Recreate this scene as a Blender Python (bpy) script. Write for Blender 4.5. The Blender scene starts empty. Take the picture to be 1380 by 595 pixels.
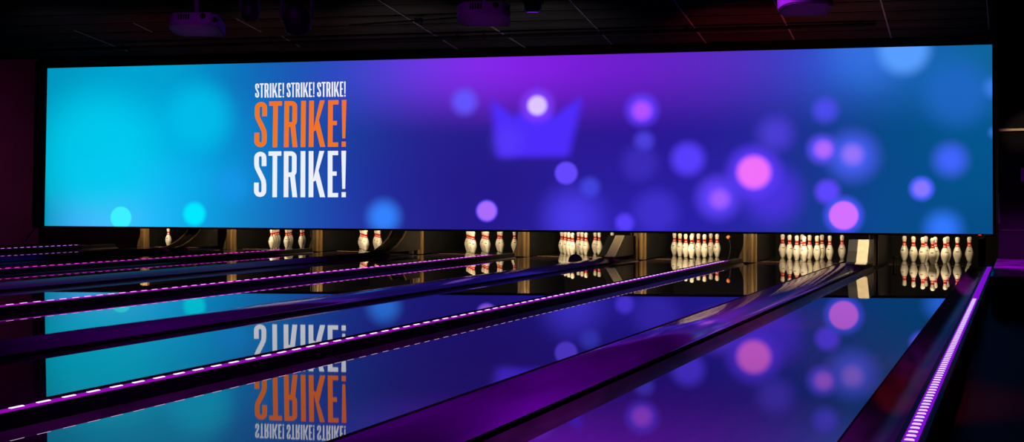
import bpy, bmesh, math, random
from mathutils import Vector, Matrix
random.seed(7)
C = bpy.context.scene.collection
PI = math.pi

# ------------------------------------------------------------------ camera model (1380 x 595)
F, CAMH, XV, YH, CX, CY = 1447.0, 0.93, 1375.0, 269.0, 690.0, 297.5
TH = math.atan((XV - CX) / F)
CO, SI = math.cos(TH), math.sin(TH)
K = CAMH * CO                       # metres sideways for one slope unit on the lane plane

def ray(px, py):
    """direction of the view ray through a photo pixel (depth 1)"""
    r = (px - CX) / F
    return Vector((r * CO - SI, r * SI + CO, (YH - py) / F))

EYE = Vector((0, 0, CAMH))

def on_plane(px, py, p, n):
    d = ray(px, py)
    return EYE + d * ((p - EYE).dot(n) / d.dot(n))

# ------------------------------------------------------------------ materials
def lin(c):
    return tuple((v / 255 / 12.92) if v / 255 <= .04045 else ((v / 255 + .055) / 1.055) ** 2.4 for v in c)

def mat(name, base, rough=.5, ior=1.5, metal=0.0, coat=0.0, noise=0.0, nscale=8.0, bump=0.0, stretch=None, spec=.5):
    m = bpy.data.materials.new(name); m.use_nodes = True
    nt = m.node_tree; b = nt.nodes['Principled BSDF']
    b.inputs['Base Color'].default_value = (*base, 1)
    b.inputs['Roughness'].default_value = rough
    b.inputs['IOR'].default_value = ior
    b.inputs['Metallic'].default_value = metal
    b.inputs['Coat Weight'].default_value = coat
    b.inputs['Coat Roughness'].default_value = .06
    b.inputs['Specular IOR Level'].default_value = spec
    if noise or bump:
        tc = nt.nodes.new('ShaderNodeTexCoord'); mp = nt.nodes.new('ShaderNodeMapping')
        nz = nt.nodes.new('ShaderNodeTexNoise')
        nz.inputs['Scale'].default_value = nscale; nz.inputs['Detail'].default_value = 4
        nt.links.new(tc.outputs['Object'], mp.inputs['Vector']); nt.links.new(mp.outputs[0], nz.inputs['Vector'])
        if stretch: mp.inputs['Scale'].default_value = stretch
        if noise:
            rp = nt.nodes.new('ShaderNodeValToRGB')
            rp.color_ramp.elements[0].position = .3; rp.color_ramp.elements[1].position = .7
            rp.color_ramp.elements[0].color = (*[v * (1 - noise) for v in base], 1)
            rp.color_ramp.elements[1].color = (*[min(1, v * (1 + noise)) for v in base], 1)
            nt.links.new(nz.outputs['Fac'], rp.inputs[0]); nt.links.new(rp.outputs[0], b.inputs['Base Color'])
        if bump:
            bp = nt.nodes.new('ShaderNodeBump'); bp.inputs['Strength'].default_value = bump; bp.inputs['Distance'].default_value = .02
            nt.links.new(nz.outputs['Fac'], bp.inputs['Height']); nt.links.new(bp.outputs[0], b.inputs['Normal'])
    return m

def emit(name, col, strength):
    m = bpy.data.materials.new(name); m.use_nodes = True
    nt = m.node_tree; b = nt.nodes['Principled BSDF']
    b.inputs['Base Color'].default_value = (0, 0, 0, 1)
    b.inputs['Specular IOR Level'].default_value = 0
    b.inputs['Emission Color'].default_value = (*col, 1)
    b.inputs['Emission Strength'].default_value = strength
    return m

M_LANE = mat('lane_lacquer', (.022, .010, .018), .016, 2.7, noise=.3, nscale=3, stretch=(8, .6, 1))
M_DECK = mat('deck_lacquer', (.012, .008, .004), .05, 2.0, noise=.4, nscale=4, stretch=(8, .6, 1))
M_GUT = mat('gutter_plastic', (.045, .03, .036), .38, 1.4, noise=.5, nscale=3, stretch=(6, .7, 1), bump=.05, spec=.22)
M_BLACK = mat('black_laminate', (.002, .0015, .002), .5, 1.4, noise=.3, nscale=6)
M_FLOOR = mat('black_floor', (.004, .003, .004), .6, 1.4, noise=.3, nscale=3)
M_CAPFAR = mat('purple_cap_matt', (.11, .006, .17), .5, 1.4, noise=.25, nscale=2, stretch=(3, .5, 1), bump=.02, spec=.12)
M_CAP = mat('purple_cap_plastic', (.11, .006, .17), .12, 1.5, noise=.25, nscale=2, stretch=(3, .5, 1), bump=.02)
M_WALL = mat('maroon_wall_paint', (.05, .012, .04), .7, noise=.15, nscale=1.5)
M_DARKWALL = mat('black_wall_paint', (.0022, .0018, .0026), .7, noise=.3, nscale=2, spec=.1)
M_PIT = mat('pit_black', (.0012, .0009, .0006), .8, noise=.3, nscale=4, spec=.2)
M_PIN = mat('pin_ivory', (.84, .76, .62), .28, coat=.4, noise=.05, nscale=12)
M_RED = mat('pin_red', (.62, .02, .012), .3, coat=.3, noise=.08, nscale=12)
M_MARK = mat('pin_mark', (.08, .05, .04), .4, noise=.2, nscale=30)
M_TAN = mat('kickback_tan', (.11, .06, .017), .5, noise=.5, nscale=6, stretch=(6, 6, .5))
M_PALE = mat('hood_wear_plate', (.75, .62, .42), .4, noise=.15, nscale=7)
M_HOOD = mat('hood_black', (.008, .006, .004), .35, noise=.3, nscale=6)
M_TRIMWOOD = mat('deck_edge_brown', (.25, .15, .05), .5, noise=.3, nscale=9)  # shared by the deck stop and the strips standing in for edge glints
M_FIX = mat('fixture_black', (.003, .003, .0035), .6, noise=.2, nscale=8, spec=.2)
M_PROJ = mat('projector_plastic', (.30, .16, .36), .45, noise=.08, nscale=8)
M_LENS = mat('lens_glass', (.01, .01, .015), .05, 1.7, noise=.1, nscale=8)
M_PIPE = mat('black_pipe', (.0006, .0006, .0006), .8, noise=.2, nscale=8, spec=.03)
M_TBAR = mat('ceiling_bar_metal', (.05, .043, .04), .7, spec=.1, noise=.15, nscale=5)
M_GOLD = mat('brass_trim', (.55, .40, .20), .4, noise=.15, nscale=6)
M_PANEL = mat('purple_panel', (.16, .02, .22), .2, coat=.5, noise=.9, nscale=3.2, bump=.3)
M_BALL = mat('bowling_ball_purple', (.05, .006, .06), .12, coat=.6, noise=.6, nscale=9)
M_ORANGE = mat('stand_in_orange', (.75, .22, .05), .35, noise=.15, nscale=20)
M_TXT_W = emit('letter_white', lin((236, 240, 250)), 1.0)
M_TXT_O = emit('letter_orange', lin((240, 116, 34)), 1.0)
M_REDLED = emit('red_indicator', (1, .05, .02), 1.5)

# ------------------------------------------------------------------ mesh helpers
def link(name, bm, m, parent=None, smooth=False, mods=None):
    me = bpy.data.meshes.new(name)
    bmesh.ops.recalc_face_normals(bm, faces=bm.faces)
    bm.to_mesh(me); bm.free()
    if smooth:
        for p in me.polygons: p.use_smooth = True
    me.materials.append(m)
    o = bpy.data.objects.new(name, me); C.objects.link(o)
    if parent: o.parent = parent
    return o

def tag(o, label=None, cat=None, group=None, kind=None):
    if label: o['label'] = label
    if cat: o['category'] = cat
    if group: o['group'] = group
    if kind: o['kind'] = kind
    return o

def empty(name, loc=(0, 0, 0), rz=0):
    o = bpy.data.objects.new(name, None); C.objects.link(o)
    o.location = loc; o.rotation_euler = (0, 0, rz); o.empty_display_size = .1
    return o

def box(bm, x0, x1, y0, y1, z0, z1, bev=0.0):
    r = bmesh.ops.create_cube(bm, size=1)
    for v in r['verts']:
        v.co = Vector((x0 + (v.co.x + .5) * (x1 - x0), y0 + (v.co.y + .5) * (y1 - y0), z0 + (v.co.z + .5) * (z1 - z0)))
    if bev:
        es = list({e for v in r['verts'] for e in v.link_edges})
        bmesh.ops.bevel(bm, geom=es, offset=bev, segments=2, affect='EDGES', profile=.5)
    return bm

def tube(bm, a, b, r, n=12, r2=None):
    a, b = Vector(a), Vector(b); d = b - a
    res = bmesh.ops.create_cone(bm, cap_ends=True, segments=n, radius1=r, radius2=r if r2 is None else r2, depth=d.length)
    q = Vector((0, 0, 1)).rotation_difference(d.normalized()).to_matrix().to_4x4()
    bmesh.ops.transform(bm, matrix=Matrix.Translation((a + b) / 2) @ q, verts=res['verts'])
    return bm

def prism(bm, prof, y0, y1, axis='y'):
    """extrude a closed profile of (x, z) points from y0 to y1 (axis y) or (y, z) points along x"""
    def P(p, t): return (p[0], t, p[1]) if axis == 'y' else ((t, p[0], p[1]) if axis == 'x' else (p[0], p[1], t))
    a = [bm.verts.new(P(p, y0)) for p in prof]; b = [bm.verts.new(P(p, y1)) for p in prof]
    n = len(prof)
    bm.faces.new(a); bm.faces.new(b[::-1])
    for i in range(n):
        bm.faces.new((a[i], a[(i + 1) % n], b[(i + 1) % n], b[i]))
    return bm

def lathe(bm, prof, n=20, cap=True):
    rings = []
    for r, z in prof:
        if r < 1e-5: rings.append([bm.verts.new((0, 0, z))])
        else: rings.append([bm.verts.new((r * math.cos(2 * PI * k / n), r * math.sin(2 * PI * k / n), z)) for k in range(n)])
    for A, B in zip(rings, rings[1:]):
        for k in range(n):
            k2 = (k + 1) % n
            if len(A) == 1 and len(B) == 1: continue
            if len(A) == 1: bm.faces.new((A[0], B[k2], B[k]))
            elif len(B) == 1: bm.faces.new((A[k], A[k2], B[0]))
            else: bm.faces.new((A[k], A[k2], B[k2], B[k]))
    if cap and len(rings[0]) > 1: bm.faces.new(rings[0][::-1])
    if cap and len(rings[-1]) > 1: bm.faces.new(rings[-1])
    return bm

# ------------------------------------------------------------------ layout across the lanes (metres = u * K)
Y0, YEND, YLED = -1.0, 17.75, 15.2
LANES = [(-.76, -2.04, -1.36), (-2.88, -4.20, -3.52), (-4.95, -6.20, -5.60), (-7.22, -8.60, -8.02),
         (-9.50, -10.85, -10.23), (-12.0, -13.36, -12.86), (-14.5, -15.9, -15.4), (-17.2, -18.6, -18.25), (-20.2, -21.5, -20.9)]
CAPS = [(-2.70, -2.26), (-6.86, -6.42), (-11.62, -11.18), (-16.75, -16.3)]
DIVS = [-.43, -4.506, -8.985, -13.78, -19.45]
ORD = ['rightmost', 'second from the right', 'third from the right', 'fourth from the right', 'fifth from the right',
       'sixth from the right', 'seventh from the right', 'eighth from the right', 'farthest left']
LN = ['the rightmost lane', 'the second lane from the right', 'the third lane from the right', 'the fourth lane from the right',
      'the fifth lane from the right', 'the sixth lane from the right', 'the seventh lane from the right', 'the eighth lane from the right',
      'the lane farthest left']

# neighbours of each lane: outer walls its gutters reach to
def gutter(xa, xb, parent):
    """half round channel from xa to xb, lane-plane lip, sunk in the middle"""
    bm = bmesh.new(); n = 10; pr = []
    for i in range(n + 1):
        t = i / n; x = xa + (xb - xa) * t
        pr.append((x, -.012 - .075 * math.sin(PI * t) ** .8))
    up = [bm.verts.new((x, Y0, z)) for x, z in pr]; dn = [bm.verts.new((x, 16.0, z)) for x, z in pr]
    lo = [bm.verts.new((x, Y0, z - .008)) for x, z in pr]; lo2 = [bm.verts.new((x, 16.0, z - .008)) for x, z in pr]
    for i in range(n):
        bm.faces.new((up[i], up[i + 1], dn[i + 1], dn[i])); bm.faces.new((lo[i + 1], lo[i], lo2[i], lo2[i + 1]))
    return link('gutter', bm, M_GUT, parent, True)

edges_right = [DIVS[0] - .07, -2.705, DIVS[1] - .095, -6.865, DIVS[2] - .095, -11.625, DIVS[3] - .095, -16.755, DIVS[4] - .095]
edges_left = [-2.255, DIVS[1] + .05, -6.415, DIVS[2] + .05, -11.175, DIVS[3] + .05, -16.295, DIVS[4] + .05, -21.85]
for i, (ur, ul, up) in enumerate(LANES):
    xr, xl = ur * K, ul * K
    xc = (xr + xl) / 2
    t = empty('bowling_lane', (xc, 0, -.13))
    tag(t, f'dark mirror-glossy bowling lane, {ORD[i]} in the picture' if i < 8 else 'dark glossy bowling lane at the far left beside the maroon wall',
        'bowling lane', 'glossy dark bowling lanes')
    bm = box(bmesh.new(), xl, xr, Y0, 16.28, -.13, 0)
    o = link('lane_surface', bm, M_LANE, t); o.matrix_parent_inverse = Matrix.Translation((-xc, 0, .13))
    bm = box(bmesh.new(), xl, xr, 16.284, YEND, -.13, 0)
    o = link('pin_deck', bm, M_DECK, t); o.matrix_parent_inverse = Matrix.Translation((-xc, 0, .13))
    bm = box(bmesh.new(), xl, xr, 16.262, 16.284, 0, .0022)
    o = link('deck_edge_glint', bm, M_TRIMWOOD, t); o.matrix_parent_inverse = Matrix.Translation((-xc, 0, .13))  # tan strip stands in for pit light glinting on the deck edge
    for a, b in ((xr + .002, edges_right[i] * K), (edges_left[i] * K, xl - .002)):
        o = gutter(a, b, t); o.matrix_parent_inverse = Matrix.Translation((-xc, 0, .13))

# wide rounded caps over the ball returns
CAPW = ['between the two rightmost lanes', 'between the third and fourth lanes from the right',
        'between the fifth and sixth lanes from the right', 'between the seventh and eighth lanes from the right']
for i, (ul, ur) in enumerate(CAPS):
    x0, x1 = ul * K, ur * K; xc = (x0 + x1) / 2; w = (x1 - x0) / 2
    t = empty('ball_return_divider', (xc, 0, -.13))
    tag(t, f'wide rounded purple cap {CAPW[i]}', 'lane divider', 'purple caps over the ball returns')
    bm = bmesh.new(); pr = [(-w + .01, .0), (w - .01, .0)]
    slope = [(0, 42), (.05, 14), (.12, 9), (.4, 4), (.52, -3), (.7, -16), (.88, -30), (.96, -55), (1, -75)]   # degrees, left edge to right edge
    up = [(-w, .040)]; n = 40
    for k in range(n):
        t_ = (k + .5) / n
        for (t0, a0), (t1, a1) in zip(slope, slope[1:]):
            if t0 <= t_ <= t1: ang = a0 + (a1 - a0) * (t_ - t0) / (t1 - t0)
        up.append((up[-1][0] + 2 * w / n, max(.012, up[-1][1] + 2 * w / n * math.tan(math.radians(ang)))))
    mx = max(z for x, z in up); up = [(x, z - mx + .072) for x, z in up]
    pr += up[::-1]
    prism(bm, pr, Y0, 15.2)
    o = link('cover', bm, M_CAP if i < 2 else M_CAPFAR, t); o.location = (0, 0, .13)
    for p in o.data.polygons: p.use_smooth = abs(p.normal.y) < .5 and p.normal.z > .5
    bm = box(bmesh.new(), -w + .015, w - .015, Y0, 15.98, 0, .129)
    link('base', bm, M_BLACK, t)

DIVW = ['at the right edge of the rightmost lane', 'between the second and third lanes from the right',
        'between the fourth and fifth lanes from the right', 'between the sixth and seventh lanes from the right',
        'left of the eighth lane from the right']
LEDC = [((140, 20, 232), (225, 190, 255)), ((180, 15, 215), (250, 205, 255)), ((190, 20, 215), (250, 150, 255)),
        ((150, 0, 140), (245, 60, 225)), ((70, 10, 110), (215, 120, 255))]
LEDN = ['violet light strip with close diodes beside the rightmost lane', 'lilac white dotted light strip on the black divider nearest the text reflection',
        'magenta and lilac dashed light strip ending at the fifth rack of pins', 'pink magenta dashed light strip ending at the seventh rack of pins',
        'short row of violet lights at the far left below the screen corner']
STR = [(.75, 1.25), (.65, 1.6), (.6, 1.9), (.45, 2.0), (.25, 2.2)]
YST = [2.9, 1.9, 3.2, 5.0, 8.0]
for i, u in enumerate(DIVS):
    x = u * K
    t = empty('lane_divider', (x, 0, -.13))
    tag(t, f'narrow black divider ledge {DIVW[i]}', 'lane divider', 'narrow black dividers')
    bm = bmesh.new()
    wl, wr = (-.075, .03) if i else (-.055, .055)
    prism(bm, [(wl, 0), (wr, 0), (wr, .178), (wr - .006, .186), (wl + .006, .186), (wl, .178)], Y0, 15.98)
    link('divider_body', bm, M_BLACK, t)
    s = empty('led_light_strip', (x, 0, .056))
    tag(s, LEDN[i], 'light strip', 'lit strips along the dividers')
    hw = .026 if i == 0 else .014
    bm = bmesh.new(); prism(bm, [(-hw, 0), (hw, 0), (hw, .006), (hw * .7, .0095), (-hw * .7, .0095), (-hw, .006)], Y0 + 1.5, YLED)
    link('diffuser', bm, emit('led_diffuser_%d' % i, lin(LEDC[i][0]), STR[i][0]), s)
    step = .075 if i == 0 else .137; ln = .024 if i == 0 else .066; ymax = 10.25 if i == 0 else YLED - .05
    bm = bmesh.new(); prism(bm, [(-hw * .66, .0095), (hw * .66, .0095), (hw * .4, .0125), (-hw * .4, .0125)], 0, ln)
    d0 = link('diode', bm, emit('led_diode_%d' % i, lin(LEDC[i][1]), STR[i][1]), s); d0.location.y = YST[i]
    for k in range(1, min(100, int((ymax - YST[i]) / step))):
        d = d0.copy(); C.objects.link(d); d.location.y = YST[i] + k * step

# ------------------------------------------------------------------ screen
DL, DR = 16.9, 15.0
def at(px, d, z=0):
    p = EYE + ray(px, YH) * d; return Vector((p.x, p.y, z))
SL, SR = at(62, DL), at(1337.5, DR)
SDIR = (SR - SL).normalized()
SN = Vector((SDIR.y, -SDIR.x, 0))                      # towards the viewer
scr = empty('video_screen', (SL.x, SL.y, 0), math.atan2(SDIR.y, SDIR.x))
tag(scr, 'long bright blue and purple screen with blurred lights above the pins', 'screen')
def S(px, py, off=0.0):
    """pixel -> (x along screen, z) in the screen's own frame"""
    p = on_plane(px, py, SL + SN * off, SN)
    return (p - SL).dot(SDIR), p.z
cs = [S(60, 304), S(1338, 315), S(1337, 60), S(64, 92)]
SW = cs[1][0]
bm = bmesh.new(); bm.faces.new([bm.verts.new((x, 0, z)) for x, z in cs])
disp = link('display', bm, None or M_BLACK, scr)

def screen_material():
    m = bpy.data.materials.new('screen_picture'); m.use_nodes = True
    nt = m.node_tree; N = nt.nodes; L = nt.links
    for n in list(N): N.remove(n)
    out = N.new('ShaderNodeOutputMaterial'); em = N.new('ShaderNodeEmission')
    L.new(em.outputs[0], out.inputs[0])
    tc = N.new('ShaderNodeTexCoord'); sp = N.new('ShaderNodeSeparateXYZ'); L.new(tc.outputs['Object'], sp.inputs[0])
    def mr(src, a, b, to0=0.0, to1=1.0, smooth=True):
        n = N.new('ShaderNodeMapRange'); n.interpolation_type = 'SMOOTHSTEP' if smooth else 'LINEAR'
        L.new(src, n.inputs['Value'])
        n.inputs['From Min'].default_value = a; n.inputs['From Max'].default_value = b
        n.inputs['To Min'].default_value = to0; n.inputs['To Max'].default_value = to1
        return n.outputs[0]
    def math_(op, a, b):
        n = N.new('ShaderNodeMath'); n.operation = op
        for k, v in enumerate((a, b)):
            if isinstance(v, (int, float)): n.inputs[k].default_value = v
            else: L.new(v, n.inputs[k])
        return n.outputs[0]
    def mix(fac, a, b):
        n = N.new('ShaderNodeMix'); n.data_type = 'RGBA'
        L.new(fac, n.inputs['Factor']) if not isinstance(fac, float) else setattr(n.inputs['Factor'], 'default_value', fac)
        for k, v in ((6, a), (7, b)):
            if isinstance(v, tuple): n.inputs[k].default_value = (*v, 1)
            else: L.new(v, n.inputs[k])
        return n.outputs[2]
    fx = mr(sp.outputs[0], 0, SW, smooth=False)
    def ramp(stops):
        n = N.new('ShaderNodeValToRGB'); r = n.color_ramp; r.interpolation = 'B_SPLINE'
        xs = sorted(stops)
        while len(r.elements) < len(xs): r.elements.new(.5)
        for e, (px, c) in zip(r.elements, xs):
            e.position = min(1, max(0, S(px, 200)[0] / SW)); e.color = (*lin(c), 1)
        L.new(fx, n.inputs[0]); return n.outputs[0]
    top = ramp([(64, (0, 148, 188)), (150, (0, 164, 210)), (240, (0, 162, 210)), (310, (8, 116, 188)), (400, (26, 82, 178)), (470, (48, 70, 196)),
                (540, (92, 58, 220)), (620, (128, 44, 232)), (700, (134, 34, 232)), (800, (114, 28, 210)), (900, (100, 34, 196)),
                (1000, (80, 46, 188)), (1080, (52, 66, 196)), (1150, (44, 104, 216)), (1250, (18, 100, 176)), (1337, (14, 100, 150))])
    mid = ramp([(64, (0, 158, 186)), (110, (0, 180, 218)), (160, (0, 192, 234)), (240, (0, 178, 228)), (310, (4, 142, 212)), (400, (24, 78, 172)), (500, (30, 48, 150)),
                (580, (40, 30, 142)), (660, (36, 28, 140)), (760, (44, 26, 146)), (850, (44, 22, 148)), (950, (40, 26, 150)),
                (1050, (34, 40, 152)), (1120, (20, 58, 140)), (1200, (4, 74, 134)), (1337, (4, 88, 146))])
    low = ramp([(64, (0, 165, 192)), (110, (20, 185, 235)), (160, (24, 194, 250)), (240, (10, 182, 240)), (310, (12, 148, 220)), (380, (20, 106, 192)), (450, (30, 60, 166)),
                (520, (34, 40, 152)), (600, (36, 26, 136)), (700, (36, 24, 136)), (800, (42, 30, 158)), (900, (40, 26, 156)),
                (1000, (40, 34, 164)), (1100, (20, 54, 140)), (1200, (6, 74, 138)), (1337, (4, 84, 140))])
    bot = ramp([(64, (10, 150, 190)), (100, (60, 176, 250)), (150, (76, 192, 255)), (200, (30, 192, 255)), (270, (10, 160, 228)), (330, (18, 132, 202)), (400, (26, 88, 182)),
                (470, (34, 56, 166)), (540, (36, 38, 150)), (620, (36, 24, 134)), (720, (38, 26, 144)), (800, (48, 38, 184)), (880, (40, 28, 168)),
                (1000, (42, 34, 168)), (1100, (20, 56, 142)), (1200, (8, 76, 142)), (1337, (4, 76, 130))])
    # height in the picture, 0 bottom .. 1 top (edges are not quite parallel)
    zb = mr(sp.outputs[0], 0, SW, cs[0][1], cs[1][1], False); zt = mr(sp.outputs[0], 0, SW, cs[3][1], cs[2][1], False)
    v = math_('DIVIDE', math_('SUBTRACT', sp.outputs[2], zb), math_('SUBTRACT', zt, zb))
    col = mix(mr(v, .02, .30), bot, low)
    col = mix(mr(v, .25, .56), col, mid)
    col = mix(mr(v, .52, .95), col, top)
    def blob(col, px, py, r0, r1, c, a=1.0, sy=1.0):
        x, z = S(px, py); x2, _ = S(px + 10, py); k = (x2 - x) / 10
        n = N.new('ShaderNodeCombineXYZ'); L.new(sp.outputs[0], n.inputs[0])
        L.new(math_('MULTIPLY', sp.outputs[2], 1 / sy), n.inputs[1])
        d = N.new('ShaderNodeVectorMath'); d.operation = 'DISTANCE'; L.new(n.outputs[0], d.inputs[0]); d.inputs[1].default_value = (x, z / sy, 0)
        return mix(mr(d.outputs['Value'], r0 * k, r1 * k, a, 0.0), col, lin(c))
    # crown
    hr = N.new('ShaderNodeValToRGB'); hr.color_ramp.interpolation = 'LINEAR'
    xa, xb = S(640, 170)[0], S(805, 170)[0]
    z0, z1 = S(720, 225)[1], S(720, 100)[1]
    pts = [(656, 140), (663, 130), (690, 153), (708, 148), (723, 108), (738, 148), (750, 152), (783, 126), (790, 138)]
    r = hr.color_ramp
    while len(r.elements) < len(pts): r.elements.new(.5)
    for e, (px, py) in zip(r.elements, pts):
        e.position = (S(px, py)[0] - xa) / (xb - xa); g = (S(px, py)[1] - z0) / (z1 - z0); e.color = (g, g, g, 1)
    L.new(mr(sp.outputs[0], xa, xb, smooth=False), hr.inputs[0])
    hz = mr(hr.outputs[0], 0, 1, z0, z1, False)
    B = .11
    f1 = mr(math_('SUBTRACT', hz, sp.outputs[2]), -B * .7, B * 1.3)
    f2 = mr(sp.outputs[2], S(720, 219)[1], S(720, 203)[1])
    def side(pa, pb):
        (x0_, z0_), (x1_, z1_) = S(*pa), S(*pb); k = (x1_ - x0_) / (z1_ - z0_)
        xe = math_('ADD', math_('MULTIPLY', math_('SUBTRACT', sp.outputs[2], z0_), k), x0_)
        return math_('SUBTRACT', sp.outputs[0], xe)
    f3 = mr(side((671, 211), (661, 130)), -B, B)
    f4 = mr(side((766, 211), (786, 127)), B, -B)
    vfade = mr(sp.outputs[2], S(720, 150)[1], S(720, 112)[1], 1.0, .25)
    f = math_('MULTIPLY', math_('MULTIPLY', f1, f2), math_('MULTIPLY', math_('MULTIPLY', f3, f4), vfade))
    col = mix(f, col, lin((78, 44, 252)))
    for b in [(684, 190, 4, 34, (96, 70, 252), .35),
              (130, 205, 30, 110, (0, 204, 240), .75), (268, 157, 16, 62, (0, 190, 236), .85), (312, 250, 4, 34, (22, 150, 236), .7),
              (163, 293, 13, 15, (60, 240, 255)), (262, 288, 10, 19, (0, 232, 255)),
              (626, 137, 6, 25, (100, 84, 255)), (724, 142, 12, 30, (130, 60, 255), .9), (724, 142, 8, 17, (222, 196, 255)),
              (517, 292, 6, 32, (52, 130, 255)), (763, 233, 12, 18, (102, 72, 255)), (795, 252, 4, 20, (66, 70, 226), .9),
              (772, 292, 4, 60, (76, 60, 240), .9), (656, 284, 12, 17, (90, 70, 255)), (656, 284, 10, 15, (170, 106, 250)),
              (865, 148, 10, 30, (98, 60, 255)), (865, 149, 5, 19, (176, 80, 255)), (868, 190, 4, 20, (78, 66, 228), .9),
              (862, 220, 10, 36, (66, 50, 200), .6), (927, 214, 10, 32, (88, 62, 255)), (842, 300, 6, 18, (88, 62, 255)),
              (884, 285, 12, 44, (66, 50, 212), .8), (968, 266, 10, 42, (96, 66, 255)), (970, 268, 4, 20, (160, 92, 255)),
              (1040, 262, 14, 58, (74, 50, 225), .9), (1016, 232, 18, 48, (92, 58, 255)), (1016, 232, 15, 29, (240, 112, 250)),
              (1045, 180, 5, 38, (76, 62, 216), .9), (1112, 148, 4, 26, (76, 76, 240), .95), (1149, 210, 6, 50, (74, 96, 250)),
              (1108, 201, 8, 28, (92, 82, 255)), (1110, 201, 4, 18, (176, 104, 250)), (1149, 208, 3, 22, (150, 116, 250)),
              (1115, 258, 8, 23, (92, 70, 255)), (1137, 290, 17, 33, (70, 88, 255)), (1137, 290, 17, 22, (212, 112, 255)),
              (1242, 254, 12, 21, (70, 96, 255)), (1242, 254, 7, 15, (136, 118, 255)), (1281, 215, 4, 35, (64, 100, 255)),
              (1170, 62, 10, 80, (60, 120, 236), .55), (1218, 66, 20, 46, (88, 158, 255)), (1290, 125, 20, 66, (32, 102, 200), .8),
              (1271, 308, 4, 38, (48, 120, 255)), (1340, 118, 3, 22, (60, 130, 245), .8), (1340, 178, 2, 12, (60, 130, 240), .6)]:
        col = blob(col, *b)
    L.new(col, em.inputs[0]); em.inputs[1].default_value = 1.0
    return m
disp.data.materials.clear(); disp.data.materials.append(screen_material())

# casing behind + frame
bm = bmesh.new()
a = [bm.verts.new((x, .012, z)) for x, z in cs]; b = [bm.verts.new((x, .11, z)) for x, z in cs]
bm.faces.new(a); bm.faces.new(b[::-1])
for i in range(4): bm.faces.new((a[i], a[(i + 1) % 4], b[(i + 1) % 4], b[i]))
link('casing', bm, M_BLACK, scr)
def bar(bm, p, q, w0, w1, y0, y1):
    """frame bar along p->q in the screen plane, from w0 to w1 beside the edge"""
    p, q = Vector(p), Vector(q); d = (q - p).normalized(); n = Vector((-d.y, d.x))
    prism(bm, [tuple(p + n * w0), tuple(q + n * w0), tuple(q + n * w1), tuple(p + n * w1)], y0, y1)
bm = bmesh.new()
e = .003
bar(bm, (cs[3][0] - .18, cs[3][1]), (cs[2][0] + .03, cs[2][1]), e, .12, -.02, .10)
bar(bm, (cs[0][0] - .18, cs[0][1]), (cs[1][0] + .03, cs[1][1]), -.028, -e, -.015, .10)
prism(bm, [(cs[0][0] - .2, cs[0][1] - .028), (cs[0][0] - e, cs[0][1] - .028), (cs[3][0] - e, cs[3][1] + .1), (cs[3][0] - .2, cs[3][1] + .1)], -.02, .10)
prism(bm, [(cs[1][0] + e, cs[1][1] - .028), (cs[1][0] + .035, cs[1][1] - .028), (cs[2][0] + .035, cs[2][1] + .1), (cs[2][0] + e, cs[2][1] + .1)], -.02, .10)
link('frame', bm, mat('frame_matt_black', (.0003, .0003, .0004), .8, noise=.2, nscale=6, spec=.02), scr)
bm = bmesh.new(); p = S(1320, 315.5); box(bm, p[0] - .02, p[0] + .02, -.019, -.014, p[1] - .012, p[1] - .004)
link('indicator_light', bm, M_REDLED, scr)
# brace at the left end
bm = bmesh.new(); pa, pb = S(28, 326), S(57, 286)
prism(bm, [(pa[0], pa[1]), (pa[0] + .04, pa[1]), (pb[0] + .04, pb[1]), (pb[0], pb[1])], .02, .06)
link('brace', bm, mat('brace_brown', (.10, .035, .03), .6, noise=.2, nscale=6), scr)

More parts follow.
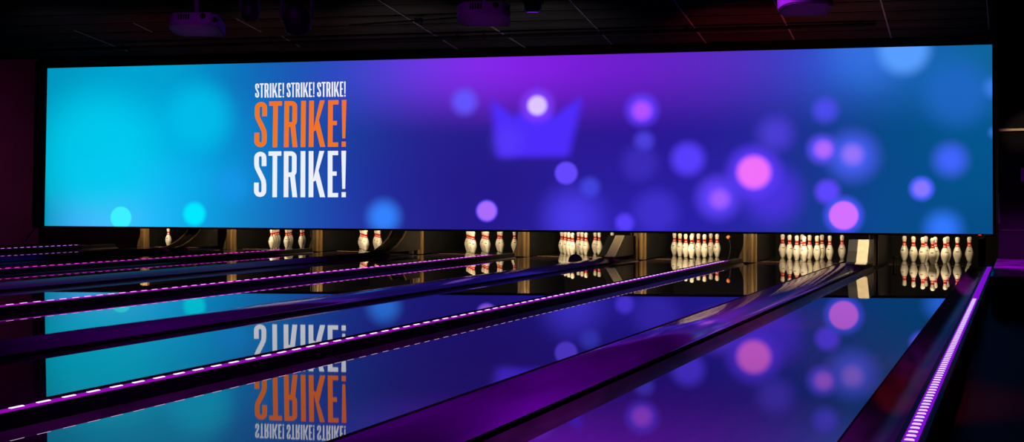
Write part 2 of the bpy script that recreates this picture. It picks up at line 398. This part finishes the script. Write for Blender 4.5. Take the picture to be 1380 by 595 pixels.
# lettering: condensed capitals made of strokes
def stroke(bm, pts, w, X, y0, y1):
    """ribbon of constant width along a polyline"""
    n = len(pts); P = [Vector(p) for p in pts]; Lf, Rt = [], []
    for i in range(n):
        d = (P[min(i + 1, n - 1)] - P[max(i - 1, 0)]).normalized(); nn = Vector((-d.y, d.x)) * w / 2
        Lf.append(P[i] + nn); Rt.append(P[i] - nn)
    for i in range(n - 1):
        prism(bm, [X(Lf[i]), X(Lf[i + 1]), X(Rt[i + 1]), X(Rt[i])], y0, y1)
def poly(bm, pts, X, y0, y1): prism(bm, [X(Vector(p)) for p in pts], y0, y1)
def arc(cx, cy, r, a0, a1, n=9): return [(cx + r * math.cos(math.radians(a0 + (a1 - a0) * i / n)), cy + r * math.sin(math.radians(a0 + (a1 - a0) * i / n))) for i in range(n + 1)]
W = 19.5
def glyph(bm, ch, ox, X, y0, y1):
    T = lambda v: X(Vector((v.x + ox, v.y)))
    st = lambda pts: stroke(bm, pts, W, T, y0, y1)
    pg = lambda pts: poly(bm, pts, T, y0, y1)
    if ch == 'S':
        st([(43, 136), (43, 165)] + arc(27, 173, 16, 0, 180)[1:] + [(11, 165), (11, 146), (13, 131), (20, 116), (34, 88), (41, 72), (43, 56), (43, 30)]
           + arc(27, 27, 16, 0, -180) + [(11, 36), (11, 64)])
    elif ch == 'T':
        pg([(0, 181), (54, 181), (54, 200), (0, 200)]); pg([(17.5, 0), (36.5, 0), (36.5, 182), (17.5, 182)])
    elif ch == 'R':
        pg([(0, 0), (19.5, 0), (19.5, 200), (0, 200)])
        st([(10, 190), (28, 190)] + arc(29, 175, 15, 90, 0)[1:] + [(44, 122)] + arc(29, 113, 15, 0, -90)[1:] + [(10, 98)])
        pg([(26, 100), (46, 100), (57, 0), (37, 0)])
    elif ch == 'I':
        pg([(0, 0), (19.5, 0), (19.5, 200), (0, 200)])
    elif ch == 'K':
        pg([(0, 0), (19.5, 0), (19.5, 200), (0, 200)]); pg([(17, 66), (45, 200), (65, 200), (29, 72)]); pg([(24, 98), (38, 128), (69, 0), (48, 0)])
    elif ch == 'E':
        pg([(0, 0), (19.5, 0), (19.5, 200), (0, 200)])
        for z0, z1, w in ((0, 18.5, 43), (93, 111, 37), (181.5, 200, 43)): pg([(18, z0), (w, z0), (w, z1), (20, z1)])
    elif ch == '!':
        pg([(4, 0), (21, 0), (21, 22), (4, 22)]); pg([(6.5, 36), (18.5, 36), (22, 200), (3, 200)])
ADV = [('S', 0), ('T', 62), ('R', 127), ('I', 198), ('K', 232), ('E', 312), ('!', 366)]
def word(bm, corners, y0=-.006, y1=-.001):
    (bl, br, tr, tl) = [Vector(S(*c)) for c in corners]
    def X(v):
        s, q = v.x / 390, v.y / 200
        return tuple((bl * (1 - s) + br * s) * (1 - q) + (tl * (1 - s) + tr * s) * q)
    for ch, ox in ADV: glyph(bm, ch, ox, X, y0, y1)
bm = bmesh.new()
for x0, x1 in ((344, 383), (386.5, 424), (427.5, 466)):
    ya = 112.5 - (x0 - 344) * .022; yb = 112.5 - (x1 - 344) * .022
    word(bm, [(x0, 131.5 - (x0 - 344) * .012), (x1, 131.5 - (x1 - 344) * .012), (x1, yb), (x0, ya)])
o = link('small_lettering', bm, M_TXT_W, scr); o['label'] = 'small white line reading STRIKE! STRIKE! STRIKE!'
bm = bmesh.new(); word(bm, [(342.5, 198.5), (467, 197.5), (467.5, 134.5), (343.5, 137)])
o = link('orange_lettering', bm, M_TXT_O, scr); o['label'] = 'large orange word STRIKE!'
bm = bmesh.new(); word(bm, [(342, 265.5), (467, 265.5), (467, 203), (342.5, 204)])
o = link('white_lettering', bm, M_TXT_W, scr); o['label'] = 'large white word STRIKE!'

# ------------------------------------------------------------------ bowling pins
PROF = [(0.0258, 0), (.0289, .008), (.0358, .0286), (.0453, .057), (.0534, .0857), (.0595, .112), (.0605, .125), (.0589, .146), (.0500, .183), (.0395, .210),
        (.0310, .232), (.0255, .252), (.0235, .270), (.0240, .286), (.0275, .314), (.0312, .335), (.0323, .346), (.0300, .362), (.0240, .374), (.0130, .3795), (0, .381)]
def rad(z):
    for (r0, z0), (r1, z1) in zip(PROF, PROF[1:]):
        if z0 <= z <= z1: return r0 + (r1 - r0) * (z - z0) / (z1 - z0)
pin0 = link('bowling_pin', lathe(bmesh.new(), PROF, 20), M_PIN, None, True)
def band(z0, z1):
    zs = [z0 + (z1 - z0) * k / 4 for k in range(5)]
    return lathe(bmesh.new(), [(rad(zs[0]) - .001, zs[0])] + [(rad(z) + .0009, z) for z in zs] + [(rad(zs[-1]) - .001, zs[-1])], 20)
bands = [link('neck_stripe', band(.232, .252), M_RED, pin0, True), link('neck_stripe', band(.262, .296), M_RED, pin0, True)]
for o in bands: o['label'] = 'red ring round the neck'
bm = bmesh.new(); zc = .166
for k in range(5):
    a0 = -.35 + .14 * k; a1 = a0 + .14; r_ = rad(zc) + .001
    q = [bm.verts.new((rr * math.sin(a), -rr * math.cos(a), zz)) for a, zz, rr in ((a0, zc - .006, rad(zc - .006) + .001), (a1, zc - .006, rad(zc - .006) + .001), (a1, zc + .006, rad(zc + .006) + .001), (a0, zc + .006, rad(zc + .006) + .001))]
    bm.faces.new(q)
bands.append(link('maker_mark', bm, M_MARK, pin0, True))
used = [False]
def pin(x, y, label, group, rz):
    if not used[0]:
        used[0] = True; o = pin0
    else:
        o = pin0.copy(); C.objects.link(o)
        for b in bands:
            c = b.copy(); c.parent = o; C.objects.link(c)
    o.location = (x, y, .0012); o.rotation_euler = (0, 0, rz)
    tag(o, label, 'bowling pin', group)
PY = 16.6
RACK = [0, 1.5, 4, 4, 4, 9, 0, 0]
RK = ['rightmost rack', 'second rack from the right', 'third rack from the right', 'fourth rack from the right', 'fifth rack from the right', 'sixth rack from the right', 'seventh rack from the right', 'eighth rack from the right']
PNAME = {(0, 0): 'foremost', (1, 0): 'left of the second row', (1, 1): 'right of the second row', (2, 0): 'left of the third row',
         (2, 1): 'middle of the third row', (2, 2): 'right of the third row', (3, 0): 'left end of the back row',
         (3, 1): 'left middle of the back row', (3, 2): 'right middle of the back row', (3, 3): 'right end of the back row'}
for i in range(8):
    xc = LANES[i][2] * K; rot = math.radians(RACK[i])
    for r in range(4):
        for j in range(r + 1):
            if i == 2 and (r, j) == (3, 3): continue
            if i == 5 and j - (r - j) > 3: continue
            if i == 5 and j >= 2: continue
            if i == 6 and j >= 3: continue
            if i == 7: continue
            dx, dy = (j - r / 2) * .3048, .264 * r
            pin(xc + dx * math.cos(rot) - dy * math.sin(rot), PY + dx * math.sin(rot) + dy * math.cos(rot), f'white bowling pin, {PNAME[(r, j)]}, {RK[i]}',
                f'pins standing on {LN[i]}', random.uniform(-.5, .9))

q = EYE + ray(227, YH) * (16.45 / ray(227, YH).y)
pin(q.x, q.y, 'lone white bowling pin half hidden by the curved hood at far left', 'pin left on the eighth lane', .2)

# ------------------------------------------------------------------ pit furniture
# ball return hoods rising from the cap ends
HOODX = [-1.93, -5.57, -9.45, -13.75]
HOODY = [14.78, 15.10, 14.85, 14.72]
for i, (hx, hy) in enumerate(zip(HOODX, HOODY)):
    t = empty('ball_return_hood', (hx, hy, .0725))
    tag(t, ['black hood with tall pale plate left of the rightmost rack',
            'black hood with slanted pale plate right of the fourth rack of pins',
            'curved black hood rising right of the sixth rack of pins',
            'curved black hood at the end of the cap farthest left'][i], 'ball return hood', 'hoods on the cap ends')
    # ramp profile (y, z)
    if i == 0: pts = [(0, 0), (.10, .02), (.22, .16), (.32, .31)]
    elif i == 1: pts = [(0, 0), (.1, .03), (.30, .16), (.50, .30)]
    else: pts = [(0, 0), (.15, .025), (.35, .10), (.55, .22), (.66, .335)]
    ye = pts[-1][0] + .45; ztop = min(pts[-1][1], .33)
    prof = pts + [(ye, ztop), (ye, 0)]
    w0, w1 = (-.17, .10) if i < 2 else (-.15, .15)
    bm = prism(bmesh.new(), prof, w0, w1, 'x')
    link('hood_body', bm, M_HOOD, t)
    bm = bmesh.new()
    def strip(bm, xa, xb, lift, ptsx):
        up = [(y, z + lift) for y, z in ptsx]
        n = len(up)
        for k in range(n - 1):
            v = [bm.verts.new(p) for p in ((xa, up[k][0], up[k][1]), (xb, up[k][0], up[k][1]), (xb, up[k + 1][0], up[k + 1][1]), (xa, up[k + 1][0], up[k + 1][1]),
                                           (xa, up[k][0], up[k][1] - .02), (xb, up[k][0], up[k][1] - .02), (xb, up[k + 1][0], up[k + 1][1] - .02), (xa, up[k + 1][0], up[k + 1][1] - .02))]
            for q in v: q.co.z = max(q.co.z, .003)
            for f in ((0, 1, 2, 3), (7, 6, 5, 4), (0, 4, 5, 1), (1, 5, 6, 2), (2, 6, 7, 3), (3, 7, 4, 0)): bm.faces.new([v[q] for q in f])
    if i < 2:
        q = [(y - .012, z + .004) for y, z in pts[0:]]
        strip(bm, -.045 if i == 0 else -.05, .095 if i == 0 else .09, .008, q)
        o = link('wear_plate', bm, M_PALE, t); o['label'] = 'pale worn plate'
        bm = bmesh.new(); strip(bm, -.165, -.06, .006, q); link('side_cheek', bm, M_BLACK, t)
    else:
        strip(bm, -.152, -.128, .012, pts); o = link('edge_highlight', bm, M_TRIMWOOD, t)  # brown strips stand in for light catching the hood edges
        bm = bmesh.new(); strip(bm, .128, .152, .012, pts); link('edge_highlight', bm, M_TRIMWOOD, t)

# kickback partitions with tan front posts
KB = [(1179, 357.5), (1008, 353.5), (860, 349.5), (703, 345.5), (571, 341), (425, 338.5), (303, 336), (168, 334)]
KBN = ['tan fluted partition post between the two rightmost racks', 'tan fluted partition post right of the third rack of pins',
       'tan fluted partition post right of the fourth rack of pins', 'tan fluted partition post right of the fifth rack of pins',
       'tan fluted partition post right of the sixth rack of pins', 'tan fluted partition post right of the seventh rack of pins',
       'tan fluted partition post right of the lone eighth lane pin', 'tan fluted partition post under the cyan spot at far left']
for i, (px, py) in enumerate(KB):
    d = F * CAMH / (py - YH); p = EYE + ray(px, py) * d
    t = empty('kickback_partition', (p.x, 16.02, 0)); tag(t, KBN[i], 'partition', 'partitions between the pin decks')
    link('partition_board', box(bmesh.new(), -.035, .035, .05, 1.7, 0, .75, .004), M_PIT, t)
    bm = bmesh.new(); n = 24; pr = []; hw = .095 if i else .035
    for k in range(n + 1):
        x = -hw + 2 * hw * k / n; pr.append((x, -.012 * abs(math.sin(2.5 * PI * k / n)) - .03 * math.cos(PI * (k / n - .5)) ))
    pr += [(hw, .05), (-hw, .05)]
    prism(bm, pr, 0, .75, 'z'); link('front_post', bm, M_TAN, t)
    # flared foot on the left side
    bm = bmesh.new(); fl = [(-hw + .01, 0), (-hw - .085 * (1 if i else .5), 0)]
    for k in range(9):
        a = k / 8; fl.append((-hw - .08 * (1 - a) ** 1.6 * (1 if i else .5) * (1 + .35 * math.sin(a * PI)), .03 + .27 * a))
    fl.append((-hw + .01, .31)); prism(bm, fl, .0, .035); link('flared_foot', bm, M_TAN, t)
    if i in (0, 2, 4, 5):
        bm = tube(bmesh.new(), (-hw - .05, .03, .25), (-hw - .045, .03, .75), .010, 8); link('vertical_rod', bm, M_TAN, t)
# right end partition
t = empty('kickback_partition', (-.50, 16.3, 0)); tag(t, 'black partition board right of the rightmost rack of pins', 'partition', 'partitions between the pin decks')
link('partition_board', box(bmesh.new(), -.03, .03, .0, 1.4, -.0, .385, .004), M_PIT, t)
# small T shaped lever left of the rightmost rack
p = EYE + ray(1198, 361) * (F * CAMH / (361 - YH))
t = empty('deck_stop', (p.x, 16.05, 0)); tag(t, 'small tan T-shaped stop standing left of the rightmost rack', 'lever')
link('stem', box(bmesh.new(), -.012, .012, -.012, .012, 0, .11, .002), M_TRIMWOOD, t)
link('crossbar', box(bmesh.new(), -.045, .045, -.02, .02, .11, .128, .002), M_TRIMWOOD, t)
# made-up lever standing in for an unclear dark shape with orange top
xk = LANES[2][2] * K + .56
t = empty('lever_stand_in', (xk, 16.75, 0)); tag(t, 'stand-in for an unclear dark shape with orange top right of the third rack', 'lever')
bm = bmesh.new(); pts = [(0, 0, .0), (.02, 0, .09), (.035, 0, .18), (.02, 0, .27), (-.005, 0, .32)]
for a, b in zip(pts, pts[1:]): tube(bm, a, b, .018, 10)
link('stalk', bm, M_FIX, t)
bm = bmesh.new(); bmesh.ops.create_uvsphere(bm, u_segments=16, v_segments=10, radius=.034); bmesh.ops.translate(bm, verts=bm.verts, vec=(-.008, 0, .34))
link('knob', bm, M_ORANGE, t, True)
# purple bowling ball by the fourth rack
bm = bmesh.new(); bmesh.ops.create_uvsphere(bm, u_segments=32, v_segments=20, radius=.108)
ball = link('bowling_ball', bm, M_BALL, None, True); ball.location = (-7.05 * K, 14.7, .024)
tag(ball, 'dark purple bowling ball lying in the gutter before the fourth rack', 'bowling ball')

# ------------------------------------------------------------------ the room
def struct(name, bm, m): return tag(link(name, bm, m), kind='structure')
struct('floor', box(bmesh.new(), -24, 4.5, -3, 20.4, -.25, -.13), M_FLOOR)
struct('wall_back', box(bmesh.new(), -24, 4.5, 18.6, 18.8, -.13, 6.2), M_PIT)
struct('wall_left', box(bmesh.new(), -21.7, -21.5, -3, 18.6, -.13, 6.2), M_WALL)
struct('wall_right', box(bmesh.new(), 3.6, 3.8, -3, 18.6, -.13, 6.2), M_DARKWALL)
# black end wall right of the screen
struct('wall_end', box(bmesh.new(), -.235, 3.6, 14.0, 14.2, -.13, 4.6), M_DARKWALL)
def wz(py, d): return CAMH + (YH - py) * d / F
bm = box(bmesh.new(), -.23, 3.6, 13.975, 14.0, wz(180.7, 13.3), wz(177.6, 13.3), .004)
struct('trim_1', bm, M_GOLD)
bm = box(bmesh.new(), -.23, 3.6, 13.985, 14.0, wz(308.8, 13.3), wz(307.2, 13.3))
struct('trim_2', bm, M_FIX)
# low platform with shiny purple top
t = empty('side_platform', (1.6, 12.4, -.13)); tag(t, 'low black platform with glossy purple top at the right edge', 'platform')
link('platform_body', box(bmesh.new(), -1.84, 1.95, -1.55, 1.58, 0, .345, .004), M_DARKWALL, t)
link('platform_top', box(bmesh.new(), -1.85, 1.95, -1.56, 1.58, .3455, .36, .004), M_PANEL, t)
bm = box(bmesh.new(), -1.83, 1.95, -1.575, -1.5605, .10, .116, .002)
o = link('edge_trim', bm, M_GOLD, t)
# small purple wall panel, and a faint purple stripe built as a tube
p = EYE + ray(1379, 237) * 13.4
t = empty('wall_sign', (p.x + .03, 13.99, wz(237, 13.4))); tag(t, 'small dim purple panel on the black wall at right edge', 'sign')
link('panel', box(bmesh.new(), -.06, .2, -.03, 0, -.08, .08, .004), mat('sign_purple', (.22, .02, .26), .4, noise=.2, nscale=8), t)
p = EYE + ray(1348, 282) * 13.35
t = empty('wall_stripe', (p.x, 13.98, wz(300, 13.35))); tag(t, 'thin upright purple stripe on the black wall right of screen', 'tube')
link('tube', tube(bmesh.new(), (0, 0, 0), (0, 0, .36), .010, 12), mat('stripe_purple', (.025, .003, .03), .4, noise=.2, nscale=8), t)

# ceiling falling towards the screen
CA, CB = on_plane(60, 79, SL, SN), on_plane(1338, 48, SL, SN)
cd = Vector((0, -1, .129)).normalized()
CN = (CB - CA).cross(cd).normalized()
if CN.z > 0: CN = -CN
def ceil_at(px, py): return on_plane(px, py, CA, CN)
sx = (CB - CA).normalized()
def cp(s, t): return CA + sx * s + cd * t
def ceiling_material():
    m = mat('ceiling_boards', (.035, .030, .032), .85, spec=0)
    nt = m.node_tree; N = nt.nodes; L = nt.links; b = N['Principled BSDF']
    tc = N.new('ShaderNodeTexCoord'); sp = N.new('ShaderNodeSeparateXYZ'); L.new(tc.outputs['Object'], sp.inputs[0])
    n1 = N.new('ShaderNodeMath'); n1.operation = 'DIVIDE'; L.new(sp.outputs[1], n1.inputs[0]); n1.inputs[1].default_value = .42
    n2 = N.new('ShaderNodeMath'); n2.operation = 'FRACT'; L.new(n1.outputs[0], n2.inputs[0])
    r = N.new('ShaderNodeValToRGB'); e = r.color_ramp.elements
    e[0].position = 0; e[0].color = (.001, .001, .001, 1); e[1].position = .07; e[1].color = (.001, .001, .001, 1)
    for pos, v in ((.09, .026), (.13, .012), (.5, .014), (.96, .010)):
        k = e.new(pos); k.color = (v, v * .88, v * .9, 1)
    L.new(n2.outputs[0], r.inputs[0])
    nz = N.new('ShaderNodeTexNoise'); nz.inputs['Scale'].default_value = 1.3; nz.inputs['Detail'].default_value = 4
    mp = N.new('ShaderNodeMapping'); mp.inputs['Scale'].default_value = (.5, 4, 1); L.new(tc.outputs['Object'], mp.inputs[0]); L.new(mp.outputs[0], nz.inputs[0])
    mx = N.new('ShaderNodeMix'); mx.data_type = 'RGBA'; mx.blend_type = 'MULTIPLY'; mx.inputs['Factor'].default_value = .8
    L.new(r.outputs[0], mx.inputs[6]); L.new(nz.outputs['Fac'], mx.inputs[7]); L.new(mx.outputs[2], b.inputs['Base Color'])
    return m
ins = empty('ceiling_frame')
C.objects.unlink(ins); bpy.data.objects.remove(ins)
# local frame: x along the screen, y towards the camera (up slope)
yv = (cd - sx * cd.dot(sx)).normalized(); zv = sx.cross(yv)
MC = Matrix(((sx.x, yv.x, zv.x, CA.x), (sx.y, yv.y, zv.y, CA.y), (sx.z, yv.z, zv.z, CA.z), (0, 0, 0, 1)))
up = 1 if zv.z > 0 else -1
bm = box(bmesh.new(), -7.0, 18, 0, 15, 0 if up > 0 else -.12, .12 if up > 0 else 0)
c = struct('ceiling', bm, ceiling_material()); c.matrix_world = MC
tb = 1
for a, b in [((489, -14), (632, 75)), ((757, -12), (824, 58)), ((898, -14), (958, 66)), ((1037, -12), (1070, 52)), ((1183, -14), (1201, 50)),
             ((1329, -14), (1333, 38)), ((100, 40), (172, 68)), ((380, 48), (404, 62)), ((648, 26), (712, 66)), ((318, 24), (352, 42)), ((180, 30), (205, 42))]:
    A, B = ceil_at(*a), ceil_at(*b)
    bm = bmesh.new()
    off = CN * .006
    tube(bm, A + off, B + off, .011, 6)
    tb += 1
    tag(link('trim_%d' % (tb + 1), bm, M_TBAR), kind='structure')
# soffit between ceiling and screen top
bm = bmesh.new()
hA, hB = on_plane(40, 92, SL, SN), on_plane(1339, 60, SL, SN)

# sprinkler pipe with hangers
PN = SL + SN * .9
a, b = on_plane(40, 68.6, PN, SN), on_plane(1180, 33, PN, SN)
t = empty('sprinkler_pipe', a); tag(t, 'long thin black pipe hung under the ceiling above the screen', 'pipe')
link('pipe', tube(bmesh.new(), (0, 0, 0), b - a, .026, 12), M_PIPE, t)
for px in (165, 365, 616, 652, 926, 1159, 1226):
    if px > 1180: continue
    y = 68.6 + (px - 40) / 1140 * (33 - 68.6)
    q = on_plane(px, y, PN, SN)
    dv = (q - CA).dot(CN) / CN.z     # height under ceiling
    h = abs(dv)
    bm = tube(bmesh.new(), (0, 0, 0), (0, 0, max(.05, h - .005)), .007, 8); tube(bm, (0, 0, -.032), (0, 0, .032), .034, 12)
    o = link('hanger', bm, M_PIPE, t); o.location = q - a
PN2 = SL + SN * 1.7
a, b = on_plane(470, 34, PN2, SN), on_plane(660, 21, PN2, SN)
t = empty('conduit', a); tag(t, 'short thin black conduit on the ceiling left of the middle projector', 'pipe')
link('conduit_run', tube(bmesh.new(), (0, 0, 0), b - a, .012, 8), M_PIPE, t)
q = (a + b) / 2; link('junction', box(bmesh.new(), -.05, .05, -.03, .03, -.03, .03, .004), M_PIPE, t).location = q - a

# projectors
def ceil_z(x, y): return CA.z - ((x - CA.x) * CN.x + (y - CA.y) * CN.y) / CN.z
def projector(px, py, d, w, rz, label):
    p = EYE + ray(px, py) * d
    t = empty('ceiling_projector', p, rz); tag(t, label, 'projector', 'projectors hung from the ceiling')
    bm = bmesh.new(); pl = []
    for k in range(11):
        a = PI / 2 + PI * k / 10; pl.append((-w * .30 + w * .24 * math.cos(a), w * .34 * math.sin(a)))
    pl += [(w * .34, -w * .34), (w * .5, -w * .20), (w * .5, w * .34)]
    prism(bm, pl, -w * .13, w * .13, 'z')
    bmesh.ops.bevel(bm, geom=list(bm.edges), offset=w * .02, segments=2, affect='EDGES')
    link('body', bm, M_PROJ, t)
    bm = bmesh.new()
    for k in range(5): box(bm, -w * .28 + k * w * .05, -w * .25 + k * w * .05, -w * .347, -w * .338, -w * .03, w * .08)
    link('vent', bm, M_LENS, t)
    bm = tube(bmesh.new(), (w * .22, -w * .36, .02), (w * .22, -w * .30, .02), w * .06, 20); link('lens', bm, M_LENS, t)
    link('side_port', tube(bmesh.new(), (w * .44, -w * .30, .0), (w * .40, -w * .22, .0), w * .045, 14), M_LENS, t)
    h = ceil_z(p.x, p.y) - p.z
    link('mount_pole', tube(bmesh.new(), (0, 0, w * .12), (0, 0, h - .02), .022, 12), M_PROJ, t)
    link('mount_plate', tube(bmesh.new(), (0, 0, h - .03), (0, 0, h + .0), .08, 16), M_PROJ, t)
    bm = box(bmesh.new(), -w * .2, w * .2, -w * .15, w * .15, w * .13, w * .155, .003); link('mount_bracket', bm, M_PROJ, t)
    for ch in t.children:
        if ch.name.split('.')[0] not in ('mount_pole', 'mount_plate'): ch.rotation_euler = (-.22, 0, 0)
    return p
pj = [projector(265, 33, 10.0, .46, TH, 'purple-lit projector at the upper left above the cyan part of the screen'),
      projector(653, 19, 9.6, .46, TH, 'purple-lit projector near the middle of the ceiling'),
      projector(1085, 5, 9.0, .42, TH, 'purple-lit projector cut off at the top right')]
# moving-head stage lamps
def stage_lamp(px, py, d, s, tilt, label):
    p = EYE + ray(px, py) * d
    t = empty('stage_lamp', p, TH); tag(t, label, 'stage lamp', 'black stage lamps hung from the ceiling')
    h = ceil_z(p.x, p.y) - p.z
    bm = bmesh.new(); lathe(bm, [(0, -s * .5), (s * .34, -s * .5), (s * .42, -s * .42), (s * .44, -s * .1), (s * .36, s * .22), (s * .2, s * .42), (0, s * .45)], 24)
    bmesh.ops.transform(bm, matrix=Matrix.Rotation(tilt, 4, 'X'), verts=bm.verts)
    o = link('lamp_head', bm, M_FIX, t, True)
    bm = lathe(bmesh.new(), [(0, -s * .52), (s * .3, -s * .52), (s * .3, -s * .49), (0, -s * .49)], 24)
    bmesh.ops.transform(bm, matrix=Matrix.Rotation(tilt, 4, 'X'), verts=bm.verts); link('lens', bm, M_LENS, t)
    bm = bmesh.new()
    for k in (-1, 1): box(bm, k * s * .48 - s * .05, k * s * .48 + s * .05, -s * .12, s * .12, -s * .12, s * .62, s * .02)
    box(bm, -s * .53, s * .53, -s * .12, s * .12, s * .58, s * .70, s * .02); link('yoke', bm, M_FIX, t)
    link('base', box(bmesh.new(), -s * .4, s * .4, -s * .3, s * .3, s * .70, s * 1.0, s * .03), M_FIX, t)
    link('hanging_rod', tube(bmesh.new(), (0, 0, s), (0, 0, h), .02, 10), M_FIX, t)
stage_lamp(400, 23, 9.0, .26, .5, 'large black stage lamp hanging left of the middle projector')
stage_lamp(337, 14, 9.0, .165, .2, 'small black stage lamp beside the left projector')
stage_lamp(718, 2, 9.0, .17, .1, 'black stage lamp at the top right of the middle projector')

# ------------------------------------------------------------------ lamps
def lamp(kind, name, loc, energy, col, size=.1, aim=None, spot=60, size_y=None, blend=.6):
    d = bpy.data.lights.new(name, kind); d.energy = energy; d.color = col
    if kind == 'AREA':
        d.size = size
        if size_y: d.shape = 'RECTANGLE'; d.size_y = size_y
    else: d.shadow_soft_size = size
    if kind == 'SPOT': d.spot_size = math.radians(spot); d.spot_blend = blend
    o = bpy.data.objects.new(name, d); C.objects.link(o); o.location = loc
    if aim is not None:
        o.rotation_euler = (Vector(aim) - Vector(loc)).to_track_quat('-Z', 'Y').to_euler()
    return o
WARM = (1, .80, .50)
PW = [25, 39, 38, 34, 31, 28, 26, 23]
def scr_y(x): return SL.y + (x - SL.x) * SDIR.y / SDIR.x
for i in range(8):
    xc = LANES[i][2] * K
    yl = 16.36 if i == 0 else max(15.75, scr_y(xc) + .22)
    lamp('AREA', 'pin_lamp', (xc, yl, .9), PW[i], WARM, .9, (xc, yl + .85, .1), size_y=.06)
# added warm spots, no fixtures, brightening the hoods at the cap ends
for k, (hx, hy) in enumerate(zip(HOODX, HOODY)):
    lamp('SPOT', 'hood_fill', (hx + .3, hy - 1.2, 2.6), (420, 330, 110, 110)[k], WARM, .04, (hx, hy + .2, .2), 15, blend=.5)
lamp('SPOT', 'rack_fill', (-.62, 12.5, 1.12), 60, WARM, .04, (-1.12, 16.8, .14), 14, blend=.5)  # added fill for the rightmost pins, no fixture
# added violet spots without fixtures, tinting the caps and near lanes
for (x, y, z, ax, ay, e, sp) in [(-1.4, -1.0, 3.6, -2.1, 3.6, 300, 50), (-1.6, 2.2, 3.9, -2.1, 6.0, 420, 30), (-1.8, 5.0, 3.9, -2.1, 9.0, 420, 34), (-1.9, 8.0, 3.6, -2.1, 12, 420, 26), (-4.6, 2.0, 4.2, -5.6, 8, 420, 55), (-8.3, 4, 4.0, -9.5, 10, 420, 55),
                                 (-12.5, 5, 4.0, -13.8, 10, 320, 55), (-.6, 0, 3.6, -1.15, 4.0, 4200, 20), (-2.0, 0, 3.6, -3.4, 4.6, 1100, 34), (-.6, 3.0, 3.6, -1.2, 7.2, 1800, 22)]:
    lamp('SPOT', 'violet_fill', (x, y, z), e, (.55, .03, 1), .12, (ax, ay, 0), sp, blend=.9)
# added red spots, no fixtures, reddening the gutters beside the rightmost lane
for (x, y, z, ax, ay, e, sp) in [(-.75, 3.0, 3.4, -.53, 6.0, 900, 17), (-1.6, 5.0, 3.4, -1.80, 8.6, 1300, 20)]:
    lamp('SPOT', 'red_fill', (x, y, z), e, (1, .015, .05) if x > -1 else (1, .02, .35), .05, (ax, ay, 0), sp, blend=.8)
# added coloured washes for the ceiling, belonging to no fixture
for px, py, e, c in [(250, 45, 110, (1, .10, .06)), (400, 40, 110, (1, .45, .35)), (560, 35, 190, (1, .82, .75)), (730, 35, 190, (.95, .92, .85)), (1000, 40, 300, (1, .08, .05)),
                     (1120, 30, 190, (1, .10, .08)), (1190, 20, 90, (.9, .75, .8)), (130, 40, 60, (.8, .6, .9))]:
    q = ceil_at(px, py); lamp('SPOT', 'ceiling_fill', (q.x + .2, q.y - 1.5, q.z - 1.6), e, c, .05, q, 75, blend=1)
for p in pj:
    lamp('SPOT', 'projector_fill', (p.x + .3, p.y - 1.6, p.z - 2.2), 18, (.75, .03, 1), .05, p, 11, blend=1)  # purple light added on each projector, without a fixture
lamp('SPOT', 'platform_fill', (1.2, 9.5, 3.2), 3600, (.7, .03, 1), .1, (.2, 13, .2), 26)  # added purple spot to brighten the platform top, no fixture
lamp('SPOT', 'trim_spot', (.6, 12.9, 2.4), 60, WARM, .05, (.05, 13.98, 1.76), 18)  # added warm spot so the brass trim shows, no fixture
lamp('AREA', 'wall_fill', (-18.8, 15.6, 2.0), 38, (1, .10, .6), 1.0, (-21.5, 17.0, .7))  # added light on the far end of the left wall, source invented
w = bpy.data.worlds.new('World'); bpy.context.scene.world = w; w.use_nodes = True
w.node_tree.nodes['Background'].inputs[0].default_value = (.25, .12, .3, 1); w.node_tree.nodes['Background'].inputs[1].default_value = .004

# ------------------------------------------------------------------ camera
cam = bpy.data.cameras.new('camera'); co = bpy.data.objects.new('camera', cam); C.objects.link(co)
cam.sensor_fit = 'HORIZONTAL'; cam.sensor_width = 36; cam.lens = 36 * F / 1380
cam.shift_y = (YH - CY) / 1380
cam.clip_start = .05; cam.clip_end = 100
co.location = EYE; co.rotation_euler = (PI / 2, 0, TH)
sc = bpy.context.scene; sc.camera = co
sc.view_settings.view_transform = 'Standard'; sc.view_settings.look = 'None'
sc.view_settings.exposure = 0; sc.view_settings.gamma = 1; sc.view_settings.use_curve_mapping = False
sc.cycles.use_denoising = True
sc.cycles.max_bounces = 6; sc.cycles.caustics_reflective = False; sc.cycles.caustics_refractive = False
